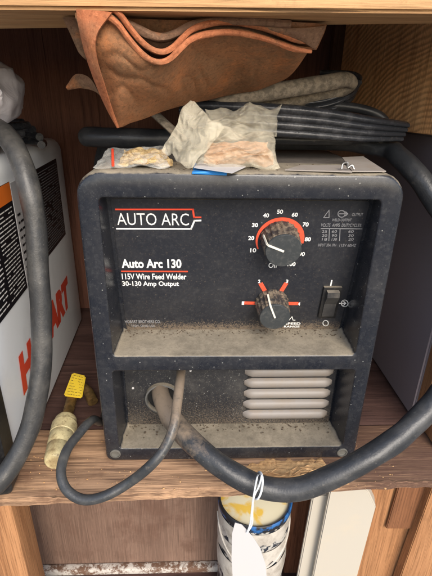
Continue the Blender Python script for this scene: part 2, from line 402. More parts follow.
# a paler batten in the corner
p = at(328, 90, Y=.355)
bm = bmesh.new(); box(bm, (p.x, .352, .0), (.237, .3695, .474), .001); obj('batten', bm, wood('brown batten', lin(140, 102, 74), lin(118, 84, 62), 'Z', lin(92, 62, 46), .8), unit)
# shelf planks: front edges measured
def plank(y0l, y1l, y0r, y1r, mat, z=0, th=.013, x0=-.59, x1=.30, jag=0, name='shelf_plank'):
    bm = bmesh.new(); n = 90; top = []; bot = []
    fr = []; bk = []
    for i in range(n+1):
        t = i/n; x = x0+(x1-x0)*t
        yf = y0l+(y0r-y0l)*t + (jag*noise.noise(Vector((x*60, 3, 1))) + jag*.6*noise.noise(Vector((x*240, 7, 1))) if jag else 0)
        yb = y1l+(y1r-y1l)*t
        fr.append(Vector((x, yf, z))); bk.append(Vector((x, yb, z)))
    for a, b in ((fr, bk),):
        rows = []
        for i in range(n+1):
            f0, b0 = a[i], b[i]; f = Vector((f0.x, f0.y, z)); dz = jag*.8*noise.noise(Vector((f0.x*90, 1, 5)))
            rows.append([bm.verts.new(v) for v in (f+Vector((0, .0035, 0)), f+Vector((0, .0008, -.0012+dz*.3)), f+Vector((0, 0, -th+.002)), f+Vector((0, .003, -th)), b0+Vector((0, 0, -th)), b0)])
        rings(bm, [r for r in rows])
        bm.faces.new(rows[0]); bm.faces.new(rows[-1][::-1])
    return obj(name, bm, mat, unit, auto=30)
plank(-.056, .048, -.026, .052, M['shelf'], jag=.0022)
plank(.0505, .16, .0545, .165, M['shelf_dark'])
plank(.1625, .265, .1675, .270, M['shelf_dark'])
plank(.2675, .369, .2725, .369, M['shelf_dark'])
# torn raw edge in front of the welder: long splinters lying along the broken edge
bm = bmesh.new()
gr = []
for i in range(121):
    t = i/120; x = .000 + .118*t; row = []
    e = min(1, t*6, (1-t)*6); dep = (.036+.008*noise.noise(V_(x*60, 1, 0))+.004*noise.noise(V_(x*200, 2, 0)))*e
    yf = -.056+.030*((x+.59)/.89)
    for j in range(17):
        q_ = j/16; y = yf-.0012+dep*q_
        hgt = .0003+.0022*e*(1-q_)**.5*abs(noise.noise(V_(x*45, y*420, 3)))*2 + .0008*noise.noise(V_(x*160, y*900, 8))*e
        row.append(bm.verts.new((x, y, (hgt if q_ < 1 else -.0005) - (.003*e+.004*abs(noise.noise(V_(x*70, 9, 9))) if j == 0 else 0))))
    gr.append(row)
rings(bm, gr, wrap=False)
for i in range(34):
    u = 240 + 100*random.random(); v = 470 + random.random()*9 - (u-232)*.03
    p = at(u, v, Z=.0016); L = .002+random.random()*.007; a = random.gauss(0, .3)
    dd = Vector((math.cos(a), math.sin(a), random.gauss(0, .12)))*L; r = .0003+random.random()*.0007
    tube(bm, [p-dd, p, p+dd], [r*.3, r, r*.2], seg=4, n=1, flat=.6)
obj('torn_edge', bm, M['raw'], unit)
# right wooden upright next to the grey panel
bm = bmesh.new(); box(bm, (.229, .046, .0015), (.2366, .0625, .4)); obj('edge_strip', bm, M['post'], unit)
bm = bmesh.new(); box(bm, (.2315, .008, .0015), (.30, .0445, .395), .0015); obj('upright', bm, M['post'], unit)
# lower compartment
a = at(13, 512, Y=-.0); 
bm = bmesh.new(); box(bm, (a.x-.09, -.004, FZ), (a.x+.002, .034, -.0145), .0015); obj('upright', bm, M['post'], unit)
bm = bmesh.new(); box(bm, (-.59, .11, FZ), (.30, .12, -.0145)); obj('lower_panel', bm, M['board'], unit)
bm = bmesh.new(); box(bm, (-.59, -.02, FZ-.02), (.42, .37, FZ-.0005)); obj('bottom_board', bm, M['shelf_dark'], unit)
bm = bmesh.new()
pts = []
box(bm, (-.30, .098, FZ), (.02, .1095, FZ+.013), .002)
q = Mat('flaking white paint', lin(190, 184, 176), .7); q.mix(q.ramp(q.noise(38, 8, .8), .48, .54), lin(104, 78, 62)); q.mix(q.ramp(q.noise(120, 8, .8), .55, .62), lin(120, 104, 92)); q.bump(q.noise(60, 8), .8, .003)
obj('painted_batten', bm, q.m, unit)
# lower right pine boards
def quad_board(name, px, Y, th, mat, bev=.001, par=unit):
    bm = bmesh.new(); prism(bm, [at(u, v, Y=Y) for u, v in px], Vector((0, th, 0)), bev); return obj(name, bm, mat, par)
quad_board('lower_board', [(366, 470), (520, 470), (520, 650), (330, 650)], .035, .018, M['post'])
quad_board('lower_board', [(434, 484), (520, 484), (520, 650), (374, 650)], .018, .015, M['post'])
quad_board('shade_patch', [(400, 482), (438, 486), (419, 529), (386, 529)], .0295, .004, M['gap_shade'])  # thin dark patch painting in the shade of the gap between boards
quad_board('lower_strip', [(290, 490), (318, 490), (306, 650), (278, 650)], .095, .012, wood('red brown strip', lin(150, 100, 72), lin(122, 78, 56), 'Z', lin(90, 56, 42), 1))

# cream board standing under the shelf
bm = bmesh.new()
Yc = .012
A = [at(u, v, Y=Yc) for u, v in ((334, 470), (352, 474), (369, 492), (376, 507), (340, 640), (300, 640))]
prism(bm, A, Vector((0.004, .016, 0)), .0015)
B = [at(u, v, Y=Yc+.012) for u, v in ((313, 495), (341, 495), (300, 650), (284, 650))]
prism(bm, B, Vector((0, .006, 0)), .0015)
tag(obj('painted_board', bm, M['cream']), 'cream painted board with a clipped corner standing under the shelf', 'board')

# grey metal panel at the right
bm = bmesh.new()
prism(bm, [Vector((.2265, .064, .002)), Vector((.2265, .355, .002)), Vector((.2265, .355, .322)), Vector((.2265, .064, .326))], Vector((.0095, 0, 0)), .002)
tag(obj('metal_panel', bm, M['grey']), 'mauve grey painted metal panel leaning on the right side wall behind the thick cable', 'panel')

# ------------------------------------------------------------------ main welder
WT = .3062
wd = thing('wire_feed_welder', 'dark navy wire feed welder with two red marked dials, dusty ledges and a silver louvre', 'welder', (0, .16, .0))
bm = bmesh.new()
outer = (-.1352, .1352, .0005, WT)
RAD = (.009, .009, .022, .022)
def ring(x0, x1, z0, z1, r, y, top_y=None):
    P = rrect(x0, x1, z0, z1, r)
    out = []
    for x, z in P:
        yy = y if top_y is None else y + (top_y-y)*(z-z0)/(z1-z0)
        out.append(bm.verts.new((x, yy, z)))
    return out
def inset(o, d): return (o[0]+d, o[1]-d, o[2]+d, o[3]-d)
def rad(r, d): return tuple(max(x-d, .0005) for x in r)
R0 = []
for dd, y in ((.0022, .056), (0.0, .054), (0, .005), (.0006, .0025), (.0016, .0008), (.0032, 0)):
    R0.append(ring(*inset(outer, dd), rad(RAD, dd), y))
rings(bm, R0)
U = (-.1172, .1162, .1338, .2846); L_ = (-.1195, .1190, .0188, .1165)
def recess(o, rr, yb, yt, dx0, dx1, dz0, dz1, rb):
    rs = [ring(*inset(o, -.0016), rad((rr,)*4, -.0016), 0), ring(*inset(o, -.0008), rad((rr,)*4, -.0008), .0003), ring(*inset(o, -.0002), rad((rr,)*4, -.0002), .0009), ring(*o, (rr,)*4, .0018)]
    rs.append(ring(o[0]+dx0*.7, o[1]-dx1*.7, o[2]+dz0*.8, o[3]-dz1, (rb*.8,)*4, yb*.8, yt*.8))
    rs.append(ring(o[0]+dx0, o[1]-dx1, o[2]+dz0, o[3]-dz1, (rb,)*4, yb, yt))
    rings(bm, rs); bm.faces.new(rs[-1]); return rs[0]
i1 = recess(U, .004, .050, .021, .002, -.0016, .0012, .001, .004)
i2 = recess(L_, .004, .036, .036, .003, .0045, .002, .001, .006)
def loop_edges(r):
    return [bm.edges.get((r[i], r[(i+1) % len(r)])) or bm.edges.new((r[i], r[(i+1) % len(r)])) for i in range(len(r))]
bmesh.ops.triangle_fill(bm, edges=loop_edges(R0[-1])+loop_edges(i1)+loop_edges(i2), use_beauty=True, use_dissolve=False, normal=(0, -1, 0))
obj('front_bezel', bm, M['bezel'], wd, auto=35)
bm = bmesh.new(); box(bm, (-.131, .0525, .004), (.131, .34, .3005), .006, seg=3); obj('case', bm, M['case'], wd)

# control panel frame of reference
PO = Vector((0, .0500, .1350)); PU = Vector((0, -.029, .1490)).normalized(); PX = Vector((1, 0, 0)); PN = PX.cross(PU)
if PN.y > 0: PN = -PN
bm = bmesh.new()
Mp = frame(PO + PU*.0735, PX, PN)
P = rrect(-.1115, .1145, -.0735, .0735, .003)
r1 = [bm.verts.new(Mp @ Vector((x, z, -.0008))) for x, z in P]; r2 = [bm.verts.new(Mp @ Vector((x, z, .0008))) for x, z in P]
rings(bm, [r1, r2]); bm.faces.new(r2)
panel = obj('control_panel', bm, M['panel'], wd, auto=30)
OP = PO + PN*.0009
def pp(u, v): return at_plane(u, v, OP, PN)
def PM(u, v, lift=0): return frame(pp(u, v)+PN*lift, PX, PN)
def wid(u0, u1, v): return (pp(u1, v)-pp(u0, v)).length
def hei(u, v0, v1): return (pp(u, v1)-pp(u, v0)).length
def ptext(bm, s, u0, u1, v0, v1, bold=0, **k):
    text_bm(bm, s, PM((u0+u1)/2, (v0+v1)/2), width=wid(u0, u1, (v0+v1)/2), height=hei(u0, v0, v1), bold=bold, **k)
def pline(bm, pts, w):
    """flat polyline on the control panel, px points, width in px"""
    for a, b in zip(pts, pts[1:]):
        A, B = pp(*a), pp(*b); dd = (B-A).normalized(); s = PN.cross(dd)*w*.5*.00103
        A2 = A-dd*w*.0005; B2 = B+dd*w*.0005
        vs = [bm.verts.new(x+PN*.00025) for x in (A2-s, B2-s, B2+s, A2+s)]; bm.faces.new(vs)
bm = bmesh.new(); ptext(bm, 'AUTO ARC', 117, 189, 213.2, 225.2, bold=-.004); obj('logo_lettering', bm, M['white_ink'], panel, smooth=False)
bm = bmesh.new(); pline(bm, [(116, 209.3), (193, 209.3), (194, 217.2), (200.5, 217.2)], 1.5); obj('logo_line', bm, M['red_ink'], panel, smooth=False)
bm = bmesh.new(); pline(bm, [(117, 228.6), (191, 228.8), (194.5, 220.6), (200.5, 220.4)], 1.5); obj('logo_line', bm, M['white_ink'], panel, smooth=False)
bm = bmesh.new(); ptext(bm, 'Auto Arc 130', 121.5, 181.5, 259, 268, bold=.03); obj('model_lettering', bm, M['white_ink'], panel, smooth=False)
bm = bmesh.new(); pline(bm, [(122, 271.2), (187, 271.4)], 1.5); obj('underline', bm, M['red_ink'], panel, smooth=False)
bm = bmesh.new(); ptext(bm, '115V Wire Feed Welder', 122, 186.5, 273.6, 279.3, bold=.02); ptext(bm, '30-130 Amp Output', 122.5, 179, 281.2, 287.2, bold=.02); obj('description_lettering', bm, M['white_ink'], panel, smooth=False)
bm = bmesh.new(); ptext(bm, 'HOBART BROTHERS CO.', 125, 160.5, 320.0, 323.0, bold=.01); ptext(bm, 'TROY, OHIO USA', 131, 155, 324.6, 327.2, bold=.01); obj('maker_lettering', bm, M['grey_ink'], panel, smooth=False)
# output chart
bm = bmesh.new()
pline(bm, [(323.5, 217.5), (329, 210), (329, 217.5), (323.5, 217.5)], .6)
cc = [(341.5+3.6*math.cos(a*math.pi/8), 213.7+3.4*math.sin(a*math.pi/8)) for a in range(17)]; pline(bm, cc, .8)
pline(bm, [(339.5, 213.7), (347.5, 213.7)], .8); pline(bm, [(345.6, 211.8), (347.6, 213.7), (345.6, 215.6)], .8)
ptext(bm, 'OUTPUT', 352, 363, 213, 216); ptext(bm, 'WELD OUTPUT', 332, 351.5, 218.5, 221.2)
ptext(bm, 'VOLTS  AMPS  DUTYCYCLE%', 321, 361.5, 223.5, 226.8)
pline(bm, [(321, 228.4), (362, 228.8)], .6); pline(bm, [(329.3, 229), (328.8, 240.5)], .6); pline(bm, [(340, 229), (339.5, 240.5)], .6)
for v, row in ((231.4, ('25', '60', '60')), (235.4, ('20', '90', '30')), (239.2, ('18', '130', '20'))):
    for u, s_t in zip((324.5, 334.3, 351), row): ptext(bm, s_t, u-2.6, u+2.6, v-1.3, v+1.3)
ptext(bm, 'INPUT 20A 1PH', 318, 336, 243.6, 246.4); ptext(bm, '115V 60HZ', 339.5, 356, 243.9, 246.7)
obj('output_chart', bm, M['grey_ink'], panel, smooth=False)
# first dial
DC = (280, 239.5)
bm = bmesh.new(); O = pp(*DC); n = 60
ro = wid(DC[0], DC[0]+24.2, DC[1])
for i in range(n):
    q = []
    for t in (i/n, (i+1)/n):
        a = math.radians(207 - t*217); th = .0012 + .0053*min(1, t*1.25)
        dv = PX*math.cos(a)+PU*math.sin(a); q += [O+dv*ro+PN*.0003, O+dv*(ro-th)+PN*.0003]
    bm.faces.new([bm.verts.new(x) for x in (q[0], q[2], q[3], q[1])])
obj('dial_arc', bm, M['orange_ink'], panel, smooth=False)
bm = bmesh.new()
for s_t, u, v in (('10', 253.2, 250.2), ('20', 251.2, 238), ('30', 255, 225), ('40', 266, 215.3), ('50', 280, 211.6), ('60', 294.8, 214.6), ('70', 305.6, 224.4), ('80', 307.8, 239.2), ('90', 301.8, 254), ('100', 291.5, 264)):
    hw = 3 if len(s_t) < 3 else 4; ptext(bm, s_t, u-hw, u+hw, v-2.1, v+2.1, bold=.03)
ptext(bm, 'Off', 268.5, 277.5, 262.6, 267.8, bold=.01)
obj('dial_numbers', bm, M['white_ink'], panel, smooth=False)
def knob(u, v, r, h, ang, lean, lab):
    O = pp(u, v); Mk = frame(O, PX, PN)
    bm = bmesh.new()
    rf = lambda a, hh: 1 + (.05*max(-.4, math.cos(a*20)) if .001 < hh < h*.93 else 0) + .02*noise.noise(Vector((math.cos(a)*3, math.sin(a)*3, hh*200)))
    lathe(bm, [(r*1.10, 0), (r*1.12, .002), (r*1.07, .0045), (r*1.03, h*.5), (r*1.0, h*.9), (r*1.0, h-.001)], Mk, 160, rf)
    k = obj('knob', bm, M['crust'], wd, auto=50); k['label'] = lab
    bm = bmesh.new(); lathe(bm, [(r*1.01, h-.0012), (r*1.01, h), (r*.98, h+.0006), (r*.5, h+.0008), (.0001, h+.0008)], Mk, 64)
    obj('knob_face', bm, M['knob'], k, auto=50)
    a = math.radians(ang); dv = Vector((math.cos(a), math.sin(a), 0)); sv = Vector((-dv.y, dv.x, 0))*.00085
    bm = bmesh.new()
    path = [Vector((0, 0, h+.0012)), dv*r*.96 + Vector((0, 0, h+.0012)), dv*r*1.045+Vector((0, 0, h-.001)), dv*r*1.13+Vector((0, 0, h*.35))]
    for p0, p1 in zip(path, path[1:]):
        nrm = (p1-p0).cross(sv).normalized()*.0005
        vs = [bm.verts.new(Mk @ x) for x in (p0-sv-nrm, p1-sv-nrm, p1+sv-nrm, p0+sv-nrm, p0-sv+nrm, p1-sv+nrm, p1+sv+nrm, p0+sv+nrm)]
        for f in ((0, 1, 2, 3), (7, 6, 5, 4), (0, 4, 5, 1), (1, 5, 6, 2), (2, 6, 7, 3), (3, 7, 4, 0)): bm.faces.new([vs[i] for i in f])
    obj('pointer', bm, M['pointer'], k)
knob(279.5, 238, .0158, .0235, 157, 0, 'larger upper knob with its pointer turned left')
knob(271.5, 302, .0148, .0245, 112, 0, 'smaller lower knob with its pointer turned up')
# second dial marks
bm = bmesh.new()
for a, b, w_ in (((246, 302.8), (259, 303.2), 3.8), ((261.3, 284.5), (267, 294.5), 4.2), ((285.3, 284.5), (279, 294.5), 4.2), ((283, 303.3), (296.5, 303.4), 3.8)):
    bm = bmesh.new(); pline(bm, [a, b], w_); obj('dial_mark', bm, M['orange_ink'], panel, smooth=False)
for s_t, u, v in (('1', 243, 303), ('2', 259.2, 281.2), ('3', 287, 281.2), ('4', 299, 303.8)):
    bm = bmesh.new(); ptext(bm, s_t, u-1.2, u+1.2, v-1.7, v+1.7, bold=.03); obj('range_number', bm, M['white_ink'], panel, smooth=False)
bm = bmesh.new()
ptext(bm, 'SPEED', 285, 300.5, 322.4, 324.6, bold=.02); ptext(bm, 'RANGE', 284, 299.5, 325.4, 327.4, bold=.02)
pline(bm, [(289, 320), (292, 316.5), (293, 320), (295, 320)], .7)
obj('range_lettering', bm, M['white_ink'], panel, smooth=False); bm = bmesh.new()
ptext(bm, 'I', 331.2-.7, 331.2+.7, 280, 285.8, bold=.01); obj('on_mark', bm, M['white_ink'], panel, smooth=False)
for cx, cz, rx in ((325.6, 323.0, 2.7), (344.6, 303.2, 3.3)):
    bm = bmesh.new(); pline(bm, [(cx+rx*math.cos(a*math.pi/10), cz+rx*math.sin(a*math.pi/10)) for a in range(21)], .9)
    if rx < 3: obj('off_mark', bm, M['white_ink'], panel, smooth=False)
pline(bm, [(339.5, 303.2), (345.4, 303.2)], 1)
pline(bm, [(343.6, 301.3), (345.8, 303.2), (343.6, 305.1)], .9)
obj('switch_symbol', bm, M['white_ink'], panel, smooth=False)
# rocker switch
bm = bmesh.new(); Ms = PM(329.3, 301.5)
hw, hh = wid(320.3, 338.3, 301)/2, hei(329, 287, 317)/2
box(bm, (-hw, -hh, -.001), (hw, hh, .0030), .0008, Ms); sw = obj('switch', bm, M['black'], wd)
bm = bmesh.new()
prof = [(-hh*.84, .0025), (-hh*.84, .0040), (0, .0046), (hh*.55, .0088), (hh*.84, .0078), (hh*.84, .0025)]
a = [bm.verts.new(Ms @ Vector((-hw*.66, y, z))) for y, z in prof]; b = [bm.verts.new(Ms @ Vector((hw*.66, y, z))) for y, z in prof]
rings(bm, [a, b]); bm.faces.new(a); bm.faces.new(b)
obj('rocker', bm, plastic('dusty rocker plastic', lin(40, 40, 42), .5, spk=0, lo=-.1, hi=.6, grime=.5, dustc=lin(130, 122, 110)), sw, smooth=False)
# lower back plate
bm = bmesh.new(); box(bm, (-.1145, .0338, .0212), (.1130, .0355, .114), .0005); obj('back_plate', bm, M['plate'], wd)
# louvre
YB = .0338
x0, x1 = at(243.5, 395, Y=YB).x, at(329.5, 395, Y=YB).x
zt_, zb_ = at(285, 367.5, Y=YB-.004).z, at(285, 420.5, Y=YB-.004).z
bm = bmesh.new(); nrib = 5; hR = (zt_-zb_)/nrib; box(bm, (x0+.004, YB-.0012, zb_), (x1-.004, YB-.0002, zt_)); obj('louvre_slot', bm, M['black'], wd); bm = bmesh.new()
for i in range(nrib):
    zc = zb_+(i+.5)*hR; nx = 24; rows = []
    for k in range(nx+1):
        t = k/nx; x = x0+(x1-x0)*t; e = min(1, min(t, 1-t)*13); e = e**.55
        row = []
        for j in range(9):
            b = j/8; z = (b-.5)*hR*.87; bulge = max(0, math.sin(math.pi*b))**.55
            row.append(bm.verts.new((x, YB-.001-.0052*bulge*e, zc + z*(.45+.55*e))))
        rows.append(row)
    rings(bm, rows, wrap=False)
obj('louvre', bm, M['louvre'], wd, auto=60)
# cable grommet and a black disc painted for the shade of its opening
gc = at(163, 397, Y=YB)
Mg = frame(Vector((gc.x, YB-.0003, gc.z)), PX, Vector((0, -1, 0)))
bm = bmesh.new(); lathe(bm, [(.0165, 0), (.0165, .0035), (.0175, .0050), (.0190, .0045), (.0195, .0)], Mg, 48, cap=False); obj('cable_grommet', bm, plastic('worn grey grommet', lin(84, 84, 82), .5, spk=0), wd)
bm = bmesh.new(); lathe(bm, [(.0163, 0), (.0001, .0004)], Mg, 32); obj('opening_shade', bm, Mat('painted hollow shade', (.004, .004, .004, 1), .9).m, wd)
bm = bmesh.new(); lathe(bm, [(.007, 0), (.007, .002), (.0001, .003)], frame(Vector((at(180.5, 371, Y=YB).x, YB, .112)), PX, Vector((0, -1, 0))), 24); obj('cord_opening', bm, M['black'], wd)
# screw recesses in the bottom corners, white screws on the plate
for u, v in ((115.5, 453.5), (342, 452)):
    p = at(u, v, Y=0); bm = bmesh.new(); Mx = frame(Vector((p.x, -.0004, p.z)), PX, Vector((0, -1, 0)))
    lathe(bm, [(.0056, -.001), (.0056, .0007), (.0046, .0011), (.0044, -.0001), (.0040, -.0003), (.0001, -.0003)], Mx, 32, cap=False); obj('screw_recess', bm, M['dirt'], wd)
for u, v in ((133, 388), (190.5, 370.5)):
    p = at(u, v, Y=YB); bm = bmesh.new(); lathe(bm, [(.0013, 0), (.0012, .0008), (.0001, .001)], frame(p, PX, Vector((0, -1, 0))), 12); obj('rivet', bm, M['paper'], wd)

# ------------------------------------------------------------------ cables
def V(*a): return Vector(a)
def pathY(l): return [at(u, v, Y=y) for u, v, y in l]
bm = bmesh.new()
g = pathY([(160, 381, .052), (160.5, 392, .030), (165, 406, .010), (175, 423, -.008), (192, 442, -.030), (214, 461, -.046), (237, 476, -.056), (258, 485.5, -.062), (280, 490, -.066), (303, 487.5, -.068), (324, 480, -.068), (347, 469.5, -.066), (370, 456.5, -.062), (390, 443.5, -.056), (408, 429, -.048), (434, 402, -.034)])
g += pathY([(462, 355, -.012), (474, 300, .012), (462, 245, .040), (438, 206, .062), (418, 176, .082)])
g += [at(400, 158, Y=.105), at(386, 149, Y=.128), V(.125, .150, .3175), V(.06, .155, .3175), V(0, .150, .3175)]
g += [at(205, 139, Z=.3175), at(150, 139, Z=.3175), at(105, 138, Z=.3175), at(88, 137, Z=.3175), V(-.142, .18, .312), V(-.158, .21, .27), V(-.16, .24, .2)]
rr = [.0086, .0092, .0098] + [.0106]*30; rr = rr[:len(g)] + [.0106]*(len(g)-len(rr))
tube(bm, g, rr, 24, 8, wob=.07)
tag(obj('welding_gun_cable', bm, M['cable']), 'thick black cable looping from the lower opening round the right side and over the machine', 'cable')
# power cord
bm = bmesh.new()
g = pathY([(181, 362, .034), (181, 371, .026), (179.5, 385, -.002), (177, 405, -.024), (174, 425, -.041), (166, 446, -.052), (151, 465, -.060), (130, 482, -.058), (105, 496, -.064), (83, 499.5, -.064), (67, 490, -.058), (61, 473, -.046), (66, 452, -.026), (78, 435, -.004), (92, 420, .02)])
g += [V(-.150, .06, .006), V(-.152, .12, .006), V(-.150, .2, .006), V(-.145, .3, .006)]
tube(bm, g, .0047, 16, 8, wob=.05)
tag(obj('power_cord', bm, M['cord']), 'thin grey power cord hanging in a loop over the shelf edge at the left', 'cord')
# cable over the white machine
bm = bmesh.new()
g = pathY([(-40, 118, .10), (-8, 126, .07), (10, 141, .050), (22, 164, .036), (31, 195, .026), (36, 230, .020), (38.5, 270, .012), (41, 310, .004), (42, 350, -.006), (38.5, 390, -.018), (29, 430, -.032), (14, 462, -.046), (-6, 486, -.058), (-40, 505, -.066)])
tube(bm, g, [.0096]*2+[.0092]*12, 24, 8, wob=.08)
tag(obj('rubber_cable', bm, M['cable_old']), 'thick grey worn cable hanging down over the side of the white machine', 'cable')
# black ribbed strap cable on top
def ribs(a): return 1
def ribbon(bm, pts, wds, nrib, up, th):
    """flat rubber strip with raised ribs along it; up = direction across the strip"""
    path = cr(pts, 8); W = [x.x for x in cr([Vector((x, 0, 0)) for x in wds], 8)]
    rows = []
    m = nrib*6
    for i, p in enumerate(path):
        t = (path[min(i+1, len(path)-1)]-path[max(i-1, 0)]).normalized()
        u = (up - t*up.dot(t)).normalized(); n_ = t.cross(u)
        if n_.y > 0: n_ = -n_
        row = []
        for k in range(m+1):
            s = k/m-.5; row.append(bm.verts.new(p+u*s*W[i] + n_*(th + th*1.1*abs(math.sin(k/m*math.pi*nrib))**.7)))
        for k in range(m, -1, -3):
            s = k/m-.5; row.append(bm.verts.new(p+u*s*W[i] - n_*th))
        rows.append(row)
    rings(bm, rows)
    bm.faces.new(rows[0]); bm.faces.new(rows[-1][::-1])
bm = bmesh.new()
g = [at(180, 112, Y=.10), at(225, 116, Y=.092), at(270, 120, Y=.088), at(320, 124, Y=.09), at(365, 129, Y=.098), at(404, 131.5, Y=.112)]
ribbon(bm, g, [.022, .026, .030, .029, .025, .019], 4, V(0, -.35, 1), .0022)
g = [at(290, 108, Y=.125), at(320, 106, Y=.125), at(342, 99, Y=.13), at(354, 90, Y=.14), at(352, 80, Y=.15), at(320, 76, Y=.165)]
ribbon(bm, g, [.014, .016, .018, .018, .016, .012], 3, V(.3, -.3, 1), .002)
tag(obj('ribbed_cable', bm, M['cable_blk']), 'shiny black ribbed flat cable folded on top of the navy welder', 'cable')
# tan dusty cable
bm = bmesh.new()
g = [at(205, 106, Y=.098), at(230, 100, Y=.094), at(265, 93, Y=.094), at(300, 87, Y=.098), at(330, 82, Y=.104), at(346, 80, Y=.112), at(351, 84, Y=.120), at(340, 91, Y=.125), at(312, 97, Y=.124), at(285, 102, Y=.120), at(262, 106, Y=.116)]
tube(bm, g, [.0035, .0062, .0075, .0078, .0076, .0070, .0062, .0062, .0066, .0066, .005], 18, 8, wob=.12)
tag(obj('dusty_cable', bm, M['cable_tan']), 'tan dust caked cable doubled back in a loop below the leather', 'cable')
bm = bmesh.new()
g = [at(196, 114, Y=.115), at(250, 107, Y=.122), at(310, 105, Y=.128), at(355, 108, Y=.132), at(381, 117, Y=.130), at(384, 130, Y=.124), at(362, 139, Y=.118), at(318, 140, Y=.114), at(270, 139, Y=.112)]
tube(bm, g, .0048, 14, 8, wob=.06)
tag(obj('thin_cable', bm, M['cable']), 'thin round black cable looped behind the ribbed flat cable on top', 'cable')
# tan stick under the bag
bm = bmesh.new()
p0, p1 = at(155, 114, Y=.085), at(182, 139, Y=.055)
tube(bm, [p0, (p0+p1)/2, p1], .0055, 10, 3, flat=.5)
tag(obj('flat_stick', bm, M['cable_tan']), 'short tan flat stick poking out between leather and crumpled bag', 'stick')

# ------------------------------------------------------------------ leather
def patch(bm, top, bot, nu=60, nv=24, bulge=0, th=.003, wr=.0012, seed=0):
    T = cr(top, 10); B = cr(bot, 10)
    def samp(Ln, t):
        f = t*(len(Ln)-1); i = min(int(f), len(Ln)-2); return Ln[i].lerp(Ln[i+1], f-i)
    F_, K = [], []
    for i in range(nu+1):
        fr, kr_ = [], []
        for j in range(nv+1):
            t, s = i/nu, j/nv
            p = samp(T, t).lerp(samp(B, t), s)
            p = p + Vector((0, -bulge*math.sin(math.pi*s), 0))
            p = p + Vector((0, 1, .3))*wr*(noise.noise(Vector((p.x*35+seed, p.z*35, seed)))*2 + .7*max(0, 1-abs(noise.noise(Vector((p.x*60+p.z*40, p.z*50-p.x*30, seed+3)))*2.5))**2*math.sin(math.pi*min(1, s*1.0)))
            fr.append(bm.verts.new(p)); kr_.append(bm.verts.new(p+Vector((0, th, 0))))
        F_.append(fr); K.append(kr_)
    rings(bm, F_, wrap=False); rings(bm, K, wrap=False)
    for i in range(nu):
        bm.faces.new((F_[i][0], F_[i+1][0], K[i+1][0], K[i][0])); bm.faces.new((F_[i][-1], F_[i+1][-1], K[i+1][-1], K[i][-1]))
    for j in range(nv):
        bm.faces.new((F_[0][j], F_[0][j+1], K[0][j+1], K[0][j])); bm.faces.new((F_[-1][j], F_[-1][j+1], K[-1][j+1], K[-1][j]))
lea = thing('leather_piece', 'folded brown suede welding leather with orange cut edges stuffed under the top rail', 'leather', (-.02, .03, .33))
def L(l): return [at(u, v, Y=y) for u, v, y in l]
wave = L([(76, 10, -.034), (90, 9, -.036), (105, 11, -.037), (118, 20, -.037), (128, 33, -.036), (139, 46, -.034), (150, 55, -.032), (161, 58, -.030), (171, 54, -.028), (181, 44, -.027), (190, 36, -.026), (203, 31, -.024), (222, 28.5, -.020), (245, 30, -.016), (265, 35, -.012), (282, 41, -.008), (297, 46, -.004), (311, 48, 0)])
bot = L([(80, 28, -.028), (88, 58, -.020), (99, 88, -.010), (109, 110, 0), (118, 127, .008), (131, 123, .016), (147, 118, .026), (163, 112, .038), (178, 107, .050), (194, 102, .062), (210, 99, .072), (226, 96, .08), (243, 92, .084), (258, 89, .082), (272, 85, .076), (286, 79, .064), (297, 69, .046), (309, 52, .026)])
bm = bmesh.new(); patch(bm, wave, bot, 130, 50, .008, .003, .0030, 3); obj('front_sheet', bm, M['suede'], lea)
# doubled orange cut edge along the wave
bm = bmesh.new()
off = V(0, -.0015, -.0022)
tube(bm, [p+V(0, -.002, -.0026) for p in wave[1:]], [.0017]+[.0019]*14+[.0018, .0012], 10, 6, flat=1, wob=.3)
tube(bm, [p+V(.0008, .002, .0036) for p in wave[2:]], [.0017]+[.0019]*13+[.0018, .0012], 10, 6, flat=1, wob=.3)
obj('cut_edge', bm, M['suede_edge'], lea)
# orange hem along the left edge
hl = L([(76, 9, -.040), (79, 30, -.037), (86, 58, -.030), (97, 88, -.019), (107, 110, -.008), (117, 128, .001)])
hr = L([(112, 12, -.042), (97, 34, -.044), (96, 56, -.040), (104, 84, -.030), (111.5, 108, -.015), (119, 127.5, .001)])
bm = bmesh.new(); patch(bm, hr, hl, 40, 8, .002, .0026, .0006, 9); obj('hem', bm, M['suede_edge'], lea)
# second layer behind
w2 = L([(104, 17, -.028), (120, 21, -.026), (138, 29, -.024), (152, 36, -.022), (165, 37.5, -.020), (178, 33, -.019), (192, 26, -.018), (212, 22, -.017), (238, 21.5, -.015), (262, 22, -.013), (290, 24, -.010)])
b2 = [p+V(0, .016, -.009) for p in w2]
bm = bmesh.new(); patch(bm, w2, b2, 60, 10, .003, .003, .001, 5); obj('middle_fold', bm, M['suede_dark'], lea)
bm = bmesh.new(); tube(bm, [p+V(0, -.001, 0) for p in w2], .0028, 10, 6, wob=.2); obj('cut_edge', bm, M['suede_dark'], lea)
w3 = L([(110, 18, -.019), (140, 19, -.018), (170, 20, -.017), (200, 20, -.016), (250, 20, -.013), (300, 22, -.009), (327, 24, -.006)])
b3 = [p+V(0, .022, -.014) for p in w3]
bm = bmesh.new(); patch(bm, w3, b3, 50, 12, .003, .003, .0015, 6); obj('back_fold', bm, M['suede'], lea)
bm = bmesh.new(); patch(bm, L([(262, 24, -.012), (295, 28, -.009), (326, 26, -.008)]), L([(270, 34, -.008), (298, 40, -.004), (316, 50, .002)]), 30, 8, .002, .0025, .001, 8); obj('back_fold', bm, M['suede_dark'], lea)
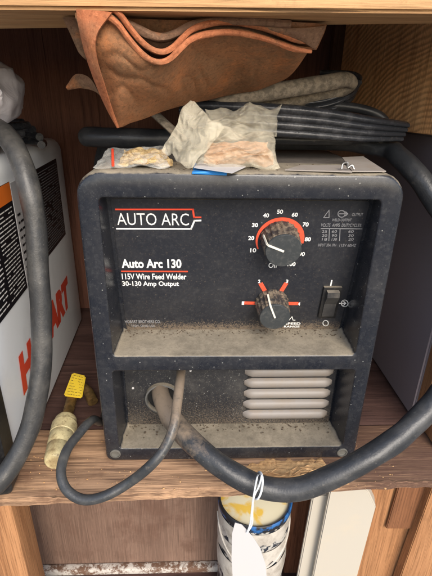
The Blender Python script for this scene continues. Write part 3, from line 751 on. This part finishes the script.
# flap behind at left
bm = bmesh.new(); patch(bm, L([(62, 18, -.020), (69, 32, -.014), (78, 52, -.006)]), L([(78, 18, -.020), (82, 32, -.014), (86, 60, -.006)]), 20, 8, .002, .002, .001, 2); obj('back_flap', bm, M['suede_dark'], lea)
bm = bmesh.new(); patch(bm, L([(66, 86, .05), (76, 74, .05), (90, 78, .04), (100, 96, .03)]), L([(68, 90, .05), (82, 88, .05), (98, 94, .04), (112, 116, .03)]), 24, 8, .003, .002, .001, 4); obj('back_flap', bm, M['suede_dark'], lea)

# ------------------------------------------------------------------ bags and scraps on top
def pouch(bm, A, B, Cc, D, bulge, crump, seed=0, nu=64, nv=48, back=True):
    """four corners tl,tr,br,bl; crumpled closed pillow"""
    grids = []
    for sgn in ((1, -1) if back else (1,)):
        g = []
        for i in range(nu+1):
            row = []
            for j in range(nv+1):
                u, v = i/nu, j/nv
                p = (A.lerp(B, u)).lerp(D.lerp(Cc, u), v)
                e = max(0, math.sin(math.pi*u)*math.sin(math.pi*v))**.5
                rd = max(0, 1-abs(noise.noise(Vector((u*2.6+v*1.5+seed, v*3.4, seed)))*2))**2.2*1.5; r2 = max(0, 1-abs(noise.noise(Vector((u*7-v*3+seed, v*6+u*2, seed+5)))*2))**2*1.3
                tw = noise.noise(Vector((u*2.2, v*2.2, seed+9)))
                dsp = bulge*e*sgn + crump*(rd-.5)*min(1, e*2+.35) + crump*.5*(r2-.5)
                p = p + Vector((tw*crump*2.2, -dsp, dsp*.35 + crump*1.8*noise.noise(Vector((u*4, v*3, seed+2)))))
                row.append(bm.verts.new(p))
            g.append(row)
        grids.append(g); rings(bm, g, wrap=False)
bm = bmesh.new()
pouch(bm, at(191, 101, Y=.020), at(224, 128, Y=.014), at(190, 168, Y=-.004), at(161, 151, Y=.004), .003, .0022, 1)
pouch(bm, at(205, 110, Y=.040), at(280, 104, Y=.048), at(277, 137, Y=.030), at(208, 142, Y=.022), .006, .0034, 4)
pouch(bm, at(198, 132, Y=.020), at(272, 132, Y=.028), at(280, 168, Y=.012), at(190, 169, Y=.006), .009, .0030, 7)
tag(obj('plastic_bag', bm, M['film'], auto=70), 'large crumpled milky plastic bag on the front edge above the panel', 'plastic bag')
bm = bmesh.new()
pouch(bm, at(208, 142, Y=.026), at(268, 142, Y=.030), at(274, 165, Y=.018), at(203, 165, Y=.014), .006, .002, 12)
tag(obj('wrapped_part', bm, M['tan'], auto=70), 'brown wrapped part showing through the large crumpled bag', 'spare part')
bm = bmesh.new()
pouch(bm, at(108, 149, Y=.045), at(166, 146, Y=.040), at(170, 167, Y=.006), at(93, 168, Y=.008), .004, .0016, 15)
zb = obj('zip_bag', bm, M['film_clear'], auto=70); tag(zb, 'small clear zip bag with red line, left on top of the navy welder', 'plastic bag')
bm = bmesh.new()
g = [at(112.5, 149, Y=.034), at(112.8, 158, Y=.014), at(113, 166, Y=.002)]
tube(bm, g, .0011, 6, 4, flat=.6); obj('red_seal', bm, M['red_ink'], zb)
bm = bmesh.new()
pouch(bm, at(124, 150, Y=.040), at(166, 148, Y=.036), at(172, 166, Y=.014), at(118, 165, Y=.014), .005, .0018, 22)
tag(obj('granules', bm, M['straw'], auto=70), 'straw coloured contents filling the small zip bag', 'contents')
# paper + blue tape
bm = bmesh.new(); zz = WT+.0012
prism(bm, [at(202, 160, Z=zz+.004), at(246, 167, Z=zz+.001), at(232, 173.5, Z=zz), at(194, 168, Z=zz+.001)], V(0, 0, .0008))
tag(obj('paper_scrap', bm, M['paper'], smooth=False), 'white folded paper scrap under the crumpled bag', 'paper')
bm = bmesh.new()
prism(bm, [at(195, 164.5, Z=WT+.0008), at(228, 170.5, Z=WT+.0008), at(226.5, 175.5, Y=-.0008), at(192, 174, Y=-.0008)], V(0, -.0006, .0012))
tag(obj('blue_tape', bm, M['blue'], smooth=False), 'bright blue tape strip on the top edge of the navy welder', 'tape')
bm = bmesh.new()
prism(bm, [at(342, 158, Z=.308), at(363, 157, Z=.308), at(386, 172, Z=.3072), at(352, 172, Z=.3072)], V(0, 0, .0008))
prism(bm, [at(300, 166, Z=.3075), at(345, 166, Z=.3075), at(352, 172.5, Z=.307), at(285, 170.5, Z=.307)], V(0, 0, .0008))
tag(obj('grey_scrap', bm, M['scrap'], smooth=False), 'pale grey card scrap lying on the right top corner of the navy welder', 'card')
bm = bmesh.new()
c0 = at(348, 166.5, Z=.311)
tube(bm, [c0+V(-.005, 0, -.002), c0+V(-.004, .001, .002), c0+V(-.001, 0, .003), c0+V(0, 0, -.001), c0+V(.003, 0, .001), c0+V(.005, -.001, -.002)], .0009, 8, 5)
tag(obj('wire_clip', bm, M['steel']), 'small bent steel clip on the grey card scrap', 'clip')

# ------------------------------------------------------------------ tag on the gun cable
pt = thing('paper_tag', 'blank white paper tag tied by string to the thick cable at the front', 'tag', at(250, 560, Y=-.078))
out = [(235, 523), (242, 525), (253, 537), (260, 548), (265.5, 564), (267, 580), (262, 598), (240, 600), (233, 580), (231.5, 560), (232, 534)]
bm = bmesh.new(); prism(bm, [at(u, v, Y=-.078+.00003*(v-523)) for u, v in out], V(0, .0005, 0)); obj('tag_card', bm, M['paper'], pt, smooth=False)
bm = bmesh.new()
tube(bm, pathY([(260, 474, -.066), (261.5, 476, -.0755), (259, 486, -.0785), (254, 497, -.080), (252.5, 510, -.0805), (252, 524, -.0805), (247, 533, -.0795)]), .00075, 8, 6)
tube(bm, pathY([(258, 475, -.066), (257, 478, -.0755), (255, 488, -.0785), (253, 500, -.081), (251.5, 512, -.081), (250, 524, -.0805), (247, 533, -.0795)]), .00075, 8, 6)
cpt = at(258, 485.5, Y=-.062)
rg = [cpt + V(math.sin(0)*0, 0, 0) + (V(.30, 0, 1).normalized()*math.cos(a)+V(0, 1, 0)*math.sin(a))*.0116 for a in [i*math.pi/10 for i in range(21)]]
tube(bm, rg, .0010, 8, 2)
obj('string', bm, M['string'], pt)

# ------------------------------------------------------------------ fitting between the machines
ft = thing('plug_connector', 'cream and brass plug connector with yellow label lying between the two machines', 'connector', at(60, 440, Z=0))
b0, b1 = at(55, 461, Z=.0125), at(66, 420, Z=.0150)
ax = (b1-b0); ln = ax.length; Mf = frame(b0, ax.cross(V(0, 0, 1)), ax)
bm = bmesh.new(); lathe(bm, [(.0001, -.002), (.0092, -.002), (.0108, -.0004), (.0116, .004), (.0124, ln*.30), (.0121, ln*.31), (.0121, ln*.325), (.0126, ln*.335), (.0133, ln*.58), (.0130, ln*.59), (.0130, ln*.605), (.0136, ln*.615), (.0141, ln*.84), (.0141, ln*.86), (.0122, ln*.90), (.0124, ln*.985), (.0110, ln*1.03), (.0001, ln*1.03)], Mf, 40); obj('boot', bm, M['cream_plastic'], ft)
b2 = b0 + ax*1.0; b3 = at(73, 394, Z=.018)
ax2 = b3-b2; Mf2 = frame(b2, ax2.cross(V(0, 0, 1)), ax2)
bm = bmesh.new(); l2 = ax2.length; pr = [(.0068, 0)]
for i in range(9): pr += [(.0064, l2*(i+.2)/9), (.0059, l2*(i+.7)/9)]
lathe(bm, pr, Mf2, 24); obj('threaded_neck', bm, M['brass'], ft)
b4 = at(79, 374, Z=.026); ax3 = (b4-b3).normalized(); l3 = (b4-b3).length
Ml = frame(b3+ax3*l3*.5, V(1, 0, -.2), (CAM-b3))
ux = V(1, 0, 0); 
bm = bmesh.new()
q4 = [at(72.5, 372.5, Z=.040), at(86, 376, Z=.036), at(82, 398.5, Z=.024), at(63.5, 396, Z=.026)]
prism(bm, q4, (ray(75, 385)).normalized()*.010, .0015); sl_ = obj('label_block', bm, M['yellow'], ft)
bm = bmesh.new()
nn = -(q4[1]-q4[0]).cross(q4[3]-q4[0]).normalized()
if nn.dot(CAM-q4[0]) < 0: nn = -nn
for i in range(8):
    t = .10+.115*i; a0 = q4[0].lerp(q4[3], t); a1 = q4[1].lerp(q4[2], t)
    s0 = .12
    while s0 < .85:
        s1 = s0+.05+random.random()*.16; s1 = min(s1, .9)
        p0, p1 = a0.lerp(a1, s0), a0.lerp(a1, s1); dn = (q4[3]-q4[0]).normalized()*.00028
        bm.faces.new([bm.verts.new(x+nn*.0003) for x in (p0-dn, p1-dn, p1+dn, p0+dn)]); s0 = s1+.05
obj('label_print', bm, M['label_black'], sl_, smooth=False)
bm = bmesh.new(); tube(bm, [at(80, 385, Z=.02), at(88, 392, Z=.016), at(93, 402, Z=.012)], .0065, 14, 4); obj('side_fitting', bm, M['brass'], ft)

# ------------------------------------------------------------------ white machine at the left
slope = -.055
def sx(y): return -.2265+slope*(y-.1)
sn = V(1, -slope, 0).normalized(); so_ = V(sx(.1), .1, 0)
wm = thing('white_welder', 'white metal welder with black warning labels and red lettering at the left edge', 'welder', (-.33, .15, 0))
bm = bmesh.new()
HT = .302; yf, ybk = -.018, .335
dirY = V(slope, 1, 0).normalized(); dirX = -sn
rs = []
ringp = rrect(0, 1, 0, 1, .0)
def wring(y, ins):
    o = V(sx(y), y, 0); W = .20
    pts = rrect(ins, W-ins, .003+ins*.4, HT-ins, (.004, .004, .016, .016), 5)
    return [bm.verts.new(o + dirX*(a) + V(0, 0, b)) for a, b in pts]
rs = [wring(yf, 0)] + [wring(yf+(ybk-yf-.02)*k/6, 0) for k in range(1, 7)] + [wring(ybk-.008, .0025), wring(ybk-.002, .008), wring(ybk, .016)]
rings(bm, rs); bm.faces.new(rs[0]); bm.faces.new(rs[-1])
obj('cabinet', bm, M['white_metal'], wm)
bm = bmesh.new()
def wring2(y, ins):
    o = V(sx(y), y, 0); return [bm.verts.new(o + dirX*a + V(0, 0, b)) for a, b in rrect(-.002+ins, .202-ins, .0012+ins, HT+.003-ins, .008, 5)]
rs = [wring2(yf-.001, 0), wring2(yf-.022, 0), wring2(yf-.028, .006)]
rings(bm, rs); bm.faces.new(rs[0]); bm.faces.new(rs[-1]); obj('front_bezel', bm, M['black'], wm)
OS = so_ + sn*.0004
def wp(u, v, lift=0): return at_plane(u, v, OS, sn)+sn*lift
def label(pts, mat, name, lift=.0003, par=None):
    bm = bmesh.new(); prism(bm, [wp(u, v, 0) for u, v in pts], sn*lift); return obj(name, bm, mat, par or wm, smooth=False)
def yz(y, z): return so_ + dirY*((y-.1)/dirY.y) + V(0, 0, z)
def rect(y0, y1, z0, z1, mat, name, lift, par):
    bm = bmesh.new(); prism(bm, [yz(y0, z0)+sn*.0002, yz(y1, z0)+sn*.0002, yz(y1, z1)+sn*.0002, yz(y0, z1)+sn*.0002], sn*lift); return obj(name, bm, mat, par, smooth=False)
# positions of label corners on the side face
ptr, pbr = wp(53, 160), wp(68, 231); pm = wp(35, 172)
yA, yB_ = .155, (ptr.y+pbr.y)/2; zT, zB = (ptr.z), pbr.z
l1 = rect(yA, yB_, zB, zT, M['label_black'], 'warning_label', .0004, wm)
po = wp(12, 188); l2z = wp(30, 255)
l2_ = rect(-.01, yA-.062, zB-.004, zT+.002, M['label_black'], 'warning_label', .0004, wm)
rect(-.01, yA-.0625, zT-.0165, zT+.0015, M['label_orange'], 'orange_header', .0006, l2_)
l3_ = rect(yA-.060, yA-.006, zB+.0, zT+.0, M['paper'], 'picture_label', .0004, wm)
def lines(y0, y1, z0, z1, n, par, mat, colsplit=None):
    bm = bmesh.new()
    for i in range(n):
        z = z1 - (i+.5)*(z1-z0)/n; y = y0
        while y < y1-.004:
            L1 = min(.003+random.random()*.011, y1-y); hgt = (z1-z0)/n*.30
            if random.random() < .9: bm.faces.new([bm.verts.new(yz(a, b)+sn*.0009) for a, b in ((y, z-hgt*.5), (y+L1, z-hgt*.5), (y+L1, z+hgt*.5), (y, z+hgt*.5))])
            y += L1+.0016
    return obj('small_print', bm, mat, par, smooth=False)
lines(yA+.004, yB_-.004, zB+.004, zT-.004, 30, l1, M['grey_ink'])
lines(-.006, .038, zB, zT-.02, 19, l2_, M['white_ink']); lines(.044, yA-.066, zB, zT-.02, 22, l2_, M['white_ink'])
lines(yA-.056, yA-.010, zB+.005, zT-.03, 9, l3_, M['label_black'])
# red lettering
bm = bmesh.new()
c1, c2, c3, c4 = wp(26, 376), wp(19, 347), wp(71, 309), wp(68, 282)
yy0, yy1 = (c1.y+c2.y)/2, (c3.y+c4.y)/2
z0_, z1_ = (c1.z+c3.z)/2, (c2.z+c4.z)/2
Mt = frame(yz((yy0+yy1)/2-.007, (z0_+z1_)/2)+sn*.0005, dirY, sn)
text_bm(bm, 'HOBART', Mt, width=(yy1-yy0)+.014, height=(z1_-z0_)*1.12, bold=.07, shear=.12)
obj('brand_lettering', bm, M['red_ink'], wm, smooth=False)
# things on top of the white machine
bm = bmesh.new()
for k in range(4):
    g = []
    for i in range(15):
        a = i/14*math.pi*1.7+k*.3; g.append(V(-.29+.075*math.cos(a)*(1-.05*k), .17+.06*math.sin(a), HT+.005+.007*k))
    tube(bm, g, .0045, 10, 4)
tag(obj('coiled_cord', bm, M['cable_blk']), 'thin black coiled cord on top of the white machine', 'cord')
bm = bmesh.new()
bmesh.ops.create_icosphere(bm, subdivisions=5, radius=1)
cb = at(-12, 92, Y=.115)
for v in bm.verts:
    n_ = v.co.normalized(); k = 1+.16*(1-abs(noise.noise(n_*1.6)*2))+.05*noise.noise(n_*4)
    v.co = cb + Vector((n_.x*.030*k, n_.y*.040*k, n_.z*.026*k))
tag(obj('white_plastic_bag', bm, M['white_bag']), 'bunched white plastic bag on the coiled cord at the left edge', 'plastic bag')

# ------------------------------------------------------------------ paint can
cc_ = at(255, 494, Y=.056); CR = .0465; CH = cc_.z-FZ
can = thing('paint_can', 'tall paint can with white drips and smeared lid under the shelf', 'paint can', (cc_.x, .056, FZ))
Mc = Matrix.Translation((cc_.x, .056, FZ))
bm = bmesh.new()
rf = lambda a, h: 1+.012*noise.noise(Vector((math.cos(a)*2, math.sin(a)*2, h*30)))
lathe(bm, [(CR*.96, 0), (CR, .002), (CR, CH-.05), (CR*1.03, CH-.047), (CR*1.03, CH-.043), (CR, CH-.04), (CR, CH-.012)], Mc, 64, rf); obj('can_body', bm, M['can'], can)
bm = bmesh.new(); lathe(bm, [(CR, CH-.013), (CR*1.05, CH-.010), (CR*1.06, CH-.002), (CR*1.03, CH), (CR*.99, CH-.001), (CR*.96, CH-.006)], Mc, 64, cap=False); obj('can_rim', bm, M['can_blue'], can)
bm = bmesh.new(); lathe(bm, [(CR*.96, CH-.006), (CR*.85, CH-.005), (CR*.3, CH-.0045), (.0001, CH-.0045)], Mc, 64, cap=False); obj('lid', bm, M['lid'], can)
bm = bmesh.new()
def skirt(h0, h1, amp, r_, seed):
    top, mid, lowr = [], [], []
    for k in range(96):
        a = 2*math.pi*k/96; e = noise.noise(Vector((math.cos(a)*3.2, math.sin(a)*3.2, seed)))
        hb = h1 + amp*e
        for arr, rr_, hh_ in ((top, r_, h0), (mid, r_+.0012, (h0+hb)/2), (lowr, r_+.0005, hb)):
            arr.append(bm.verts.new(Mc @ Vector((rr_*math.cos(a), rr_*math.sin(a), hh_))))
    rings(bm, [top, mid, lowr])
skirt(CH-.016, CH-.038, .014, CR+.0008, 1); skirt(CH-.049, CH-.075, .012, CR+.0010, 5); skirt(CH-.083, CH-.115, .016, CR+.0010, 9)
obj('paint_drips', bm, M['paint'], can)
bm = bmesh.new()
g = [Mc @ V(CR*1.04*math.cos(a), CR*1.04*math.sin(a), CH-.03-.05*abs(math.sin((a-math.pi*1.0)))) for a in [math.pi*(1.0+i/12) for i in range(13)]]
tube(bm, g, .0014, 8, 4); obj('can_handle', bm, M['paint'], can)

# ------------------------------------------------------------------ crumbs of dirt
def crumbs(name, mat, label_, spots, seed):
    random.seed(seed); bm = bmesh.new()
    for p, sz in spots:
        r0 = bmesh.ops.create_icosphere(bm, subdivisions=1, radius=sz)
        sc_ = Vector((random.uniform(.6, 1.6), random.uniform(.6, 1.4), random.uniform(.4, .8)))
        for v in r0['verts']: v.co = Vector((v.co.x*sc_.x, v.co.y*sc_.y, v.co.z*sc_.z))*random.uniform(.75, 1.25) + p
    tag(obj(name, bm, mat, smooth=False), label_, 'dirt', kind='stuff')
random.seed(21); sp = []
for i in range(260):                                                   # upper ledge, mostly at its back
    x = random.uniform(-.113, .112); y = .0495 - abs(random.gauss(0, .008)); 
    if y > .004: sp.append((V(x, y, .1352), random.choice((.0003, .0005, .0005, .0009))))
for i in range(200):
    x = random.uniform(-.115, .112); y = .0335 - abs(random.gauss(0, .007))
    if y > .004: sp.append((V(x, y, .0208), random.choice((.0003, .0005, .0006, .0010))))
for i in range(160): sp.append((V(random.uniform(-.12, .12), abs(random.gauss(0, .02))+.006, WT+.0001), random.choice((.0003, .0005, .0008))))
crumbs('dirt_crumbs', Mat('brown crumbs', lin(84, 72, 58), .9).m, 'brown dirt crumbs scattered on the dusty ledges of the navy welder', sp, 3)
sp = []
for i in range(220):
    u = random.uniform(30, 400); v = random.uniform(440, 490)
    p = at(u, v, Z=.0003)
    if -.042 < p.y < .35 and not (-.137 < p.x < .137 and p.y > -.002): sp.append((p, random.choice((.0003, .0004, .0006, .0009))))
crumbs('wood_crumbs', M['raw'], 'pale wood crumbs scattered on the shelf in front of the navy welder', sp, 4)
